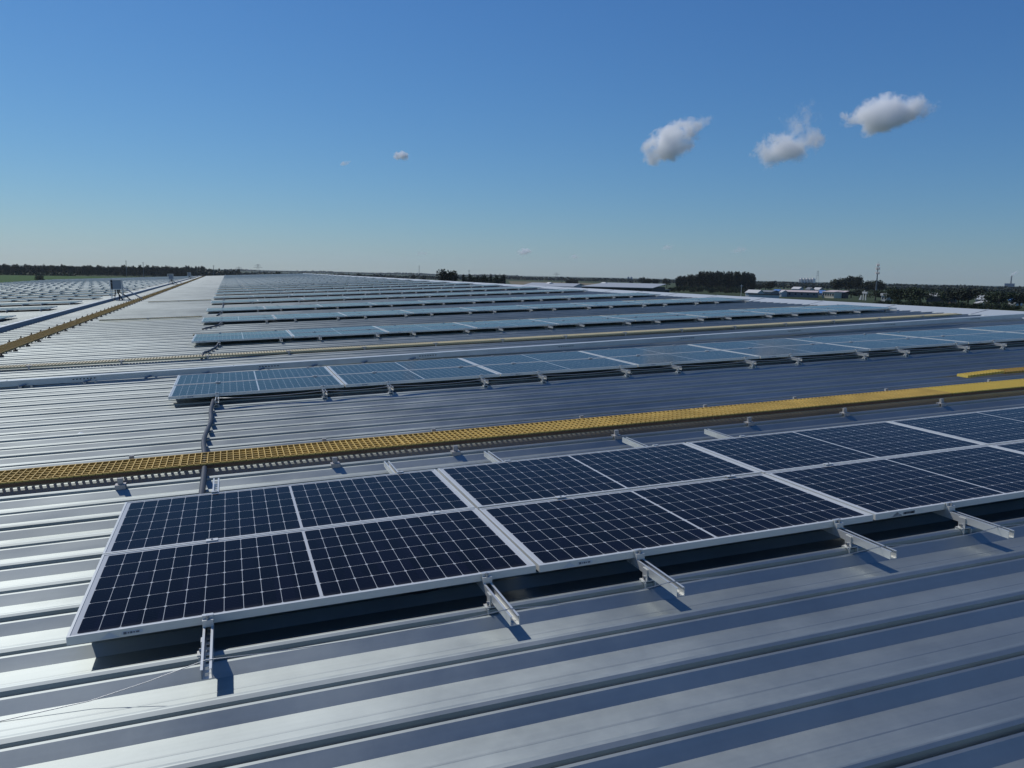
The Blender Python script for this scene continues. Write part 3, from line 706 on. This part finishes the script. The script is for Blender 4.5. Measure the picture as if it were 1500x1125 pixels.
for i, px in enumerate(range(679, 740, 5)):
    tree('leafy' if i % 2 else 'poplar', px, 480 + 8*(i % 3), 3.2 + 0.5*(i % 2), hgt(px, 402.5 + 1.2*math.sin(i*2.1) - (1.5 if i == 11 else 0), 480), 'young_tree', 'young leafy tree in the close row beside the big round tree', 'row of young trees beside the big round tree')
for i, px in enumerate((640, 648, 672, 738, 746, 754)):
    tree('darkshrub', px, 440+10*i, 6.0, 6.0-0.4*i, 'roadside_shrub', 'low dark shrub at the foot of the young tree row', 'shrubs at the foot of the young trees')
for px, top, wpx, D, lab in ((832, 408.8, 9, 900, 'dark clump tree in the dry field, outer one'), (838, 408.5, 10, 905, 'dark clump tree in the dry field, middle one'), (843, 409, 8, 900, 'dark clump tree in the dry field, last one'), (796, 414, 6, 560, 'tiny shrub by the white roof vent'),
                             (941, 405.5, 10, 1000, 'round dark tree, first of three before the poplar block'), (950, 406.5, 9, 1000, 'round dark tree, middle of three before the poplar block'), (959, 406.5, 11, 1000, 'round dark tree, last of three before the poplar block'), (977, 407, 10, 990, 'single round dark tree standing just before the poplar block'),
                             (924, 410.5, 6, 1100, 'little dark tree under the twin far towers')):
    tree('round', px, D, wpx*D/FPX*1.1, hgt(px, top, D), 'distant_tree', lab)
x = 993; i = 0
while x < 1106:
    D = 800 + tree_rng.uniform(-10, 25)
    top = (404.5 - (x-990)*0.08 if x < 1022 else 397.3 + 0.018*(x-1022)) + tree_rng.uniform(-0.8, 0.8) + (2.5 if x > 1102 else 0)
    tree('poplar', x, D, tree_rng.uniform(5.4, 7.0), hgt(x, top, D), 'poplar_tree', 'tall dark poplar in the dense square block beyond the ridge', 'poplars of the dense dark block')
    tree('poplar', x+2, D+14, 6.5, hgt(x, top+1, D), 'poplar_tree', 'tall dark poplar in the dense square block beyond the ridge', 'poplars of the dense dark block')
    x += 5.2
for i, px in enumerate(range(985, 1100, 9)):
    tree('shrub', px, 700 + 20*(i % 3), 7.5, 4.6 + 0.9*(i % 3), 'undergrowth_shrub', 'green undergrowth shrub at the foot of the poplar block', 'undergrowth below the poplar block')
VILL = [(1113, 415.5, 12, 900, 'round', 'low dark tree touching the end of the poplar block'), (1130, 411, 11, 860, 'round', 'pointed dark tree past the poplar block'), (1122, 415, 9, 880, 'round', 'low dark tree beside the pointed tree'),
        (1229, 405.5, 16, 850, 'round', 'large dark crown of the twin tree group, lower half'), (1244, 402.5, 20, 860, 'round', 'large dark crown of the twin tree group, taller half'), (1254, 404, 12, 855, 'round', 'dark crown hugging the taller twin tree'), (1270, 411, 14, 850, 'round', 'dark round tree just before the antenna mast'), (1282, 410.5, 15, 850, 'round', 'dark round tree just behind the antenna mast'),
        (1235, 426, 14, 640, 'round', 'dark bushy tree beside the cream house'), (1248, 425.5, 16, 640, 'round', 'dark bushy tree behind the white gate, first'), (1260, 424, 12, 645, 'round', 'dark bushy tree behind the white gate, second'), (1284, 424.5, 18, 560, 'leafy', 'bushy tree at the foot of the antenna mast'),
        (1308, 426, 14, 530, 'leafy', 'bushy tree just before the broad green clump'), (1320, 421.5, 20, 520, 'leafy', 'broad green tree, first of the clump beside the brick heap'), (1334, 420.5, 20, 515, 'leafy', 'broad green tree, middle of the clump beside the brick heap'), (1350, 421.5, 22, 510, 'leafy', 'broad green tree, last of the clump beside the brick heap'),
        (1386, 424, 17, 530, 'leafy', 'small bushy tree in front of the white roofed shed'), (1406, 420.5, 20, 490, 'round', 'tallest dark tree by the road, lower half'), (1420, 418.5, 24, 485, 'round', 'tallest dark tree by the road, upper half'),
        (1450, 427.5, 18, 470, 'leafy', 'drooping dark tree, first of a pair by the white tank'), (1466, 426, 22, 465, 'leafy', 'drooping dark tree, second of a pair by the white tank'), (1496, 429, 18, 470, 'round', 'dark tree at the far edge past the blue and white house')]
for px, top, wpx, D, k, lab in VILL:
    tree(k, px, D, wpx*D/FPX*1.42, hgt(px, top, D)*1.06, 'village_tree', lab)
for i, px in enumerate(range(1292, 1500, 11)):
    tree('shrub', px, 455 - (px-1292)*0.1, 5.5, 2.6 + 0.5*(i % 3), 'verge_shrub', 'low green shrub on the grass verge beyond the ridge', 'shrubs on the grass verge beyond the ridge')

# ------------------------------------------------------------------ buildings beyond the ridge
def building(name, px0, px1, D, top, label, wall, roof, depth=8, kind='gable', rise=0.25, windows=0, bottom=None, base=0.0, turn=None):
    if turn is None: turn = R(-34) if px1-px0 < 30 else R(-8)
    pm = at((px0+px1)/2, D); w = (px1-px0)*D/FPX*0.92; h = hgt((px0+px1)/2, top, D)
    t = empty(name, Matrix.Translation(pm) @ Matrix.Rotation(facing(pm)+turn, 4, 'Z'), label, 'building')
    r = h*rise; e = h-r
    m = MB(); m.box(-w/2, w/2, 0, depth, base, e)
    if kind == 'gable':
        m.prism([(0, e+0.001), (depth, e+0.001), (depth/2, h-0.02)], 'x', -w/2, w/2)
    m.build('wall', wall, t)
    m = MB(); o = 0.4
    if kind == 'gable':
        m.prism([(-o, e-0.1), (depth/2, h), (depth/2, h+0.18), (-o, e+0.08)], 'x', -w/2-o, w/2+o); m.prism([(depth+o, e-0.1), (depth/2, h), (depth/2, h+0.18), (depth+o, e+0.08)], 'x', -w/2-o, w/2+o)
    elif kind == 'slope':
        m.prism([(-o, e), (depth+o, h), (depth+o, h+0.2), (-o, e+0.2)], 'x', -w/2-o, w/2+o)
    else: m.box(-w/2-o, w/2+o, -o, depth+o, e+0.002, h)
    m.build('roof', roof, t)
    for i in range(windows):
        x = -w/2 + w*(i+0.5)/windows; f = MB(); f.box(x-0.6, x+0.6, -0.07, -0.004, e*0.40, e*0.78); f = f.build('window', M_WINDOW, t)
        s = MB(); s.box(x-0.7, x+0.7, -0.14, -0.004, e*0.36, e*0.395); s.build('sill', M_WHITE, f)
    return t
building('white_shed', 762, 842, 330, 415.8, 'long low white roofed shed just past the ridge', M_WHITE, M_SHEDROOF, 55, 'gable', 0.12)
building('white_shed', 848, 958, 300, 416.5, 'wide white roofed shed with dark wall past the ridge', M_SHED, M_SHEDROOF, 60, 'slope', 0.14)
for px, top, lab in ((805, 414.5, 'small white peaked roof vent on the long white shed'), (885, 415.3, 'small white peaked roof vent on the wide white shed')):
    p = at(px, 352, 418.5); t = empty('roof_vent', Matrix.Translation(p), lab, 'roof vent')
    m = MB(); m.prism([(-3, 0), (3, 0), (0, 1.5)], 'y', -2, 2); m.build('hood', M_WHITE, t)
building('dark_shed', 940, 968, 420, 423.5, 'dark low shed behind the wide white roof', M_SHED, M_GREY, 10, 'flat', 0.1)
building('arched_greenhouse', 1091, 1112, 560, 424.8, 'pale arched greenhouse below the poplar block end', M_WHITE, M_WHITE, 8, 'gable', 0.4)
building('grey_barn', 1112, 1132, 640, 425.5, 'dull grey barn beside the pale greenhouse', M_GREY, M_GREY, 12, 'gable', 0.3)
building('white_wall_shed', 1098, 1142, 540, 430.5, 'long thin pale wall in front of the grey barn', M_WHITE, M_SHED, 2, 'flat', 0.2)
building('blue_roof_house', 1131, 1141, 700, 424, 'little house with bright blue roof before the long grey building', M_GREY, M_BLUE, 8, 'gable', 0.5)
building('long_grey_building', 1145, 1197, 600, 425.6, 'long grey building with pale roof edge and dark windows', M_GREY, M_PINK, 9, 'gable', 0.22, 6)
building('white_gable_house', 1142.5, 1146, 596, 425.5, 'narrow white gable end of the long grey building', M_WHITE, M_WHITE, 8, 'gable', 0.3)
building('blue_roof_house', 1196, 1206, 690, 425.5, 'small blue roofed house between grey building and cream house', M_GREY, M_BLUE, 8, 'gable', 0.5)
building('cream_house', 1204.5, 1224, 600, 425.6, 'cream walled house with wide pale pink roof', M_CREAM, M_PINK, 10, 'slope', 0.2, 5)
building('pink_roof_annex', 1225, 1237, 606, 426.2, 'dark annex under the same pale roof beside the cream house', M_SHED, M_PINK, 6, 'slope', 0.25)
building('white_house', 1159, 1172, 900, 420.3, 'low white house behind the long grey building', M_WHITE, M_WHITE, 8, 'gable', 0.4)
building('white_house', 1180, 1187, 850, 421, 'small white house below the distant apartment slabs', M_WHITE, M_GREY, 8, 'gable', 0.4, 2)
building('white_house', 1191, 1201, 860, 421.3, 'small white house behind the blue roof', M_WHITE, M_WHITE, 8, 'gable', 0.4, 2)
building('white_house', 1292, 1301, 540, 429.6, 'white flat house between the mast tree and the green clump', M_WHITE, M_WHITE, 6, 'flat', 0.3, 2)
building('white_roof_shed', 1362, 1398, 560, 429.8, 'dark shed with bright white roof behind the bushy tree', M_SHED, M_WHITE, 8, 'slope', 0.35)
building('white_hut', 1430, 1438, 500, 441, 'white low hut beside the tallest tree', M_WHITE, M_WHITE, 6, 'slope', 0.5)
building('white_roof_house', 1431, 1445, 600, 432, 'grey walled house with pale tiered roof behind the low hut', M_GREY, M_SHEDROOF, 8, 'gable', 0.6)
building('blue_white_house', 1480, 1490, 540, 436, 'small blue and white house before the edge tree', M_WHITE, M_BLUE, 6, 'gable', 0.35, 1)
for px, D, w, h, lab in ((1372, 505, 5.5, 1.7, 'heap of red bricks beside the bushy tree'), (1394, 500, 3.0, 1.6, 'smaller heap of red bricks under the tallest tree')):
    p = at(px, D); rnd = random.Random(px); m = MB()
    for i in range(60):
        a, rr = rnd.uniform(0, 6.28), rnd.random()**0.6; x, y = w/2*rr*math.cos(a), 1.5*rr*math.sin(a); z = h*(1-rr)*rnd.uniform(0.5, 1)
        m.box(x-0.35, x+0.35, y-0.3, y+0.3, max(0, z-0.5), z+0.15)
    o = m.build('brick_heap', M_BRICK); o.location = p; tag(o, lab, 'brick heap')
# white gate by the road
p = at(1267, 560); t = empty('white_gate', Matrix.Translation(p) @ Matrix.Rotation(facing(p)-R(35), 4, 'Z'), 'white gate frame with sloping wing by the road', 'gate')
m = MB(); m.box(-0.9, -0.3, 0, 0.4, 0, 4.2); m.box(0.8, 1.5, 0, 0.4, 0, 4.2); m.build('post', M_WHITE, t)
m = MB(); m.box(-1.4, 2.2, -0.2, 0.6, 4.21, 5.4); m.box(-0.2, 0.1, 0, 0.3, 5.4, 6.3); m.build('beam', M_WHITE, t)
m = MB(); m.prism([(-3.6, 0.2), (-2.0, 0.2), (-1.8, 3.0), (-2.4, 3.0)], 'y', 0, 0.4); m.build('wing', M_WHITE, t)

# masts, poles and pylons
def lattice(name, px, D, top, w, label, arms=(), cat='tower', m=M_STEEL, sections=7):
    p = at(px, D); h = hgt(px, top, D)
    t = empty(name, Matrix.Translation(p) @ Matrix.Rotation(facing(p), 4, 'Z'), label, cat)
    mb = MB(); r = max(0.06, 0.10*D/FPX)
    cs = [(-1, -1), (1, -1), (1, 1), (-1, 1)]
    def P(c, k): s = w/2*(1-0.82*k); return Vector((c[0]*s, c[1]*s, h*k))
    for c in cs: mb.tube([P(c, 0), P(c, 1)], r, 4)
    for i in range(sections):
        a, b = i/sections, (i+1)/sections
        for j in range(4): mb.tube([P(cs[j], a), P(cs[(j+1) % 4], b)], r*0.6, 3); mb.tube([P(cs[(j+1) % 4], a), P(cs[j], b)], r*0.6, 3)
    mb.build('lattice', m, t)
    for k, aw in arms:
        a = MB(); a.tube([(-aw, 0, h*k), (0, 0, h*k+aw*0.12), (aw, 0, h*k)], r*0.9, 4); a.tube([(-aw, 0, h*k), (aw, 0, h*k)], r*0.7, 4); a.build('crossarm', m, t)
    return t
lattice('power_pylon', 378, 1500, 387, 7, 'tall lattice power pylon over the far roof end', ((0.72, 8), (0.85, 6), (0.95, 4)))
lattice('power_pylon', 350, 1900, 390.5, 7, 'fainter lattice pylon beside the forest end', ((0.75, 8), (0.9, 6)))
lattice('power_pylon', 815, 1700, 399.5, 7, 'thin distant pylon above the dry field', ((0.8, 7), (0.95, 5)))
lattice('radio_mast', 1197, 1300, 396.5, 7, 'slim lattice mast beside the distant apartment slabs', ((0.95, 1.6), (0.85, 1.6), (0.75, 1.6)), 'mast')
lattice('thin_mast', 614, 900, 389, 1.6, 'thin straight mast before the big round tree', ((0.97, 0.8),), 'mast')
def pole(px, D, top, label, arm=True, r=0.16, m=M_STEEL):
    p = at(px, D); h = hgt(px, top, D); t = empty('utility_pole', Matrix.Translation(p) @ Matrix.Rotation(facing(p), 4, 'Z'), label, 'pole', 'utility poles in the fields')
    mb = MB(); mb.tube([(0, 0, 0), (0, 0, h)], r*1.3, 6, r); mb.build('post', m, t)
    if arm: a = MB(); a.box(-1.1, 1.1, -0.1, 0.1, h-0.9, h-0.7); a.build('crossarm', m, t)
for px, D, top, lab in ((185, 1000, 381.5, 'tall thin pole over the forest edge near the big cabinet'), (210, 1000, 384, 'shorter thin pole over the forest edge'), (313, 1000, 388.5, 'thin pole at the end of the forest'), (687, 700, 395.5, 'thin pole over the young tree row'), (558, 900, 398.5, 'small pole over the middle of the roof'),
                        (1086.5, 560, 417, 'pale pole in front of the poplar block'), (1147.5, 640, 416.5, 'pole behind the white gable house'), (1188, 700, 416, 'pole below the distant apartment slabs'), (823, 1000, 405, 'short pole beside the thin distant pylon'), (1445, 600, 424, 'thin pole over the drooping tree pair'), (1307, 700, 420, 'thin pole over the bushy clump')):
    pole(px, D, top, lab, True, 0.16 if D < 800 else 0.28, M_FAR if px in (1086.5,) else M_STEEL)
p = at(1284, 800); hh = hgt(1284, 386, 800)
t = empty('antenna_mast', Matrix.Translation(p), 'tall single antenna mast with three rings of aerials', 'mast')
m = MB(); m.tube([(0, 0, 0), (0, 0, hh*0.94)], 0.75, 10, 0.35); m.tube([(0, 0, hh*0.94), (0, 0, hh+1.5)], 0.08, 5); m.build('mast', M_STEEL, t)
for k, rr in ((0.955, 1.0), (0.84, 1.6), (0.70, 1.5)):
    z = hh*k; m = MB(); ring = [(rr*math.cos(a), rr*math.sin(a), z) for a in [i*math.pi/6 for i in range(13)]]
    m.tube(ring, 0.10, 4); m.tube([(q[0]*0.95, q[1]*0.95, z-0.9) for q in ring], 0.08, 4)
    for i in range(0, 12, 2): m.tube([(0, 0, z-0.9), ring[i]], 0.07, 4)
    g = m.build('antenna_platform', M_STEEL, t)
    m = MB()
    for i in range(0, 12, 2): q = ring[i]; m.box(q[0]-0.2, q[0]+0.2, q[1]-0.2, q[1]+0.2, z-1.0, z+1.2)
    m.build('aerial', M_FAR, g)
# far apartment slabs, twin towers, power plant
for i in range(5):
    px = 1171.5 + i*4.4; p = at(px, 3800); h = hgt(px, 408.3 + 0.35*(i % 2), 3800)
    t = empty('apartment_tower', Matrix.Translation(p) @ Matrix.Rotation(facing(p)-R(42), 4, 'Z'), f'pale distant apartment tower, {ORD[i]} in the row of five on the horizon', 'apartment tower', 'distant apartment towers on the horizon')
    m = MB(); m.box(-6.2, 6.2, 0, 14, 0, h); m.box(-3, 3, 3, 9, h, h+3.5); m.build('wall', M_FAR, t)
    m = MB()
    for k in range(3): m.box(-4.6+k*3.6, -2.6+k*3.6, -0.5, -0.02, 4, h-2)
    m.build('window', M_GREY, t)
for px, lab in ((920.5, 'grey far tower block, first of two on the horizon'), (924.8, 'grey far tower block, second of two on the horizon')):
    p = at(px, 3600); h = hgt(px, 406.3, 3600); t = empty('tower_block', Matrix.Translation(p) @ Matrix.Rotation(facing(p), 4, 'Z'), lab, 'tower block')
    m = MB(); m.box(-4.5, 4.5, 0, 10, 0, h); m.box(-2, 2, 2, 6, h, h+3); m.build('wall', M_PLANT, t)
    m = MB(); m.box(-3, -1, -0.5, -0.02, 4, h-3); m.box(1, 3, -0.5, -0.02, 4, h-3); m.build('window', M_GREY, t)
PD2 = 4600; p = at(1478.5, PD2); h = hgt(1478.5, 415.8, PD2)
t = empty('power_plant', Matrix.Translation(p) @ Matrix.Rotation(facing(p), 4, 'Z'), 'blue grey power plant block with tall chimney on the horizon', 'power plant')
m = MB(); m.box(-21, 21, 0, 40, 0, h); m.box(-21.5, 21.5, -0.5, 40.5, h+0.01, h+2); m.build('wall', M_PLANT, t)
m = MB()
for k in range(5): m.box(-17+k*7.5, -14+k*7.5, -0.8, -0.02, 5, h-4)
m.build('cladding_bay', M_GREY, t)
h2 = hgt(1481, 403.5, PD2); m = MB(); m.tube([(4, 20, 0), (5, 20, h2)], 4.2, 10, 2.6); m.build('chimney', M_GREY, t)

# ------------------------------------------------------------------ clouds and smoke
def cloud_material(name, dens, scale, cut, seed, col=(1, 1, 1), stretch=(1, 1, 1), soft=1.0):
    m = bpy.data.materials.new(name); m.use_nodes = True; n = m.node_tree; L = n.links.new
    n.nodes.remove(n.nodes['Principled BSDF']); out = n.nodes['Material Output']
    pv = n.nodes.new('ShaderNodeVolumePrincipled'); pv.inputs['Color'].default_value = (*col, 1); pv.inputs['Anisotropy'].default_value = 0.0
    tc = n.nodes.new('ShaderNodeTexCoord')
    mp = n.nodes.new('ShaderNodeMapping'); mp.inputs['Location'].default_value = (seed*3.7, seed*1.3, seed*2.1); mp.inputs['Scale'].default_value = stretch; L(tc.outputs['Object'], mp.inputs[0])
    t = n.nodes.new('ShaderNodeTexNoise'); t.inputs['Scale'].default_value = scale; t.inputs['Detail'].default_value = 8; t.inputs['Roughness'].default_value = 0.66; t.inputs['Distortion'].default_value = 0.25; L(mp.outputs[0], t.inputs['Vector'])
    ln = n.nodes.new('ShaderNodeVectorMath'); ln.operation = 'LENGTH'; L(tc.outputs['Object'], ln.inputs[0])
    def M(op, a, b=None):
        q = n.nodes.new('ShaderNodeMath'); q.operation = op
        for i, v in enumerate((a, b)):
            if v is None: continue
            if isinstance(v, (int, float)): q.inputs[i].default_value = v
            else: L(v, q.inputs[i])
        return q.outputs[0]
    fall = M('SUBTRACT', 1.0, M('POWER', ln.outputs['Value'], 1.6))
    d = M('SUBTRACT', M('ADD', M('MULTIPLY', fall, soft), M('MULTIPLY', M('SUBTRACT', t.outputs['Fac'], 0.5), 3.2)), cut)
    d = M('MINIMUM', M('MAXIMUM', M('MULTIPLY', d, 2.2), 0.0), 1.0)
    d = M('MULTIPLY', d, M('GREATER_THAN', fall, 0.02))
    L(M('MULTIPLY', d, dens), pv.inputs['Density']); L(pv.outputs[0], out.inputs['Volume'])
    return m
CD = 3200.0
def cloud(px, py, wpx, hpx, tilt, dens, scale, cut, seed, label, stretch=(1, 1, 1), soft=1.0, D=CD, name='cloud', cat='cloud'):
    p = at(px, D, py); k = (p - EYE).length/FPX*0.9
    bm = bmesh.new(); bmesh.ops.create_icosphere(bm, subdivisions=3, radius=1.0); me = bpy.data.meshes.new(name); bm.to_mesh(me); bm.free()
    me.materials.append(cloud_material('cloud_vapour', dens/(wpx*k), scale, cut, seed, (1, 1, 1), (1, hpx/wpx, hpx/wpx), soft))
    o = link(name, me); az = math.atan2(p.x-EYE.x, p.y-EYE.y)
    o.matrix_world = Matrix.Translation(p) @ Matrix.Rotation(-az, 4, 'Z') @ Matrix.Rotation(R(-tilt), 4, 'Y') @ Matrix.Diagonal((wpx*k/2, hpx*k/2, hpx*k/2, 1))
    return tag(o, label, cat, None)
cloud(984, 208, 112, 64, 30, 14.6, 2.4, 0.32, 1, 'white puffy cloud tilted upward, nearest the middle of the sky')
cloud(1024, 182, 66, 26, 26, 4.1, 2.4, 0.52, 2, 'wispy tail trailing off the tilted puffy cloud')
cloud(1150, 217, 124, 64, 14, 11.5, 2.5, 0.40, 3, 'ragged white cloud, lowest between the tilted and domed clouds')
cloud(1172, 177, 100, 60, 35, 3.4, 2.8, 0.70, 4, 'thin torn wisp hanging above the ragged cloud')
cloud(1296, 168, 132, 62, 8, 17.6, 2.2, 0.26, 5, 'brightest domed white cloud, highest of all')
cloud(1346, 162, 84, 32, 20, 3.6, 2.5, 0.52, 6, 'wispy tail streaming from the domed cloud')
cloud(588, 228, 30, 17, 0, 9.4, 2.2, 0.25, 7, 'tiny bright cloud alone in the middle sky')
cloud(505, 239, 22, 9, 12, 4.1, 2.2, 0.40, 8, 'faint speck of cloud beside the tiny bright one')
cloud(768, 369, 30, 14, 10, 6.6, 2.4, 0.30, 9, 'small pale cloud low above the ridge')
cloud(842, 376, 22, 10, 5, 3.3, 2.4, 0.40, 10, 'faint low cloud beside the small pale one')
cloud(618, 371, 30, 10, 5, 2.1, 2.4, 0.40, 11, 'very faint low cloud over the big round tree')
cloud(978, 362, 30, 12, 15, 3.3, 2.4, 0.40, 12, 'faint low cloud above the three round trees')
cloud(1082, 366, 40, 14, 12, 2.7, 2.4, 0.40, 13, 'faint low cloud above the poplar block')
cloud(1486, 400.5, 20, 6.5, 38, 7, 1.6, 0.55, 14, 'thin white smoke plume drifting from the power plant chimney', D=PD2, name='smoke_plume', cat='smoke')

# ------------------------------------------------------------------ the air between here and the horizon
m = bpy.data.materials.new('haze_air'); m.use_nodes = True; n = m.node_tree; n.nodes.remove(n.nodes['Principled BSDF'])
pv = n.nodes.new('ShaderNodeVolumePrincipled'); pv.inputs['Color'].default_value = (0.80, 0.90, 1.0, 1); pv.inputs['Density'].default_value = 0.00004; pv.inputs['Anisotropy'].default_value = 0.3
n.links.new(pv.outputs[0], n.nodes['Material Output'].inputs['Volume'])
mb = MB(); mb.box(-3000, 8000, -1500, 8000, GZ-4, GZ+150); o = mb.build('haze', m)
tag(o, 'thin blue summer haze over the fields', 'haze', None, 'stuff')
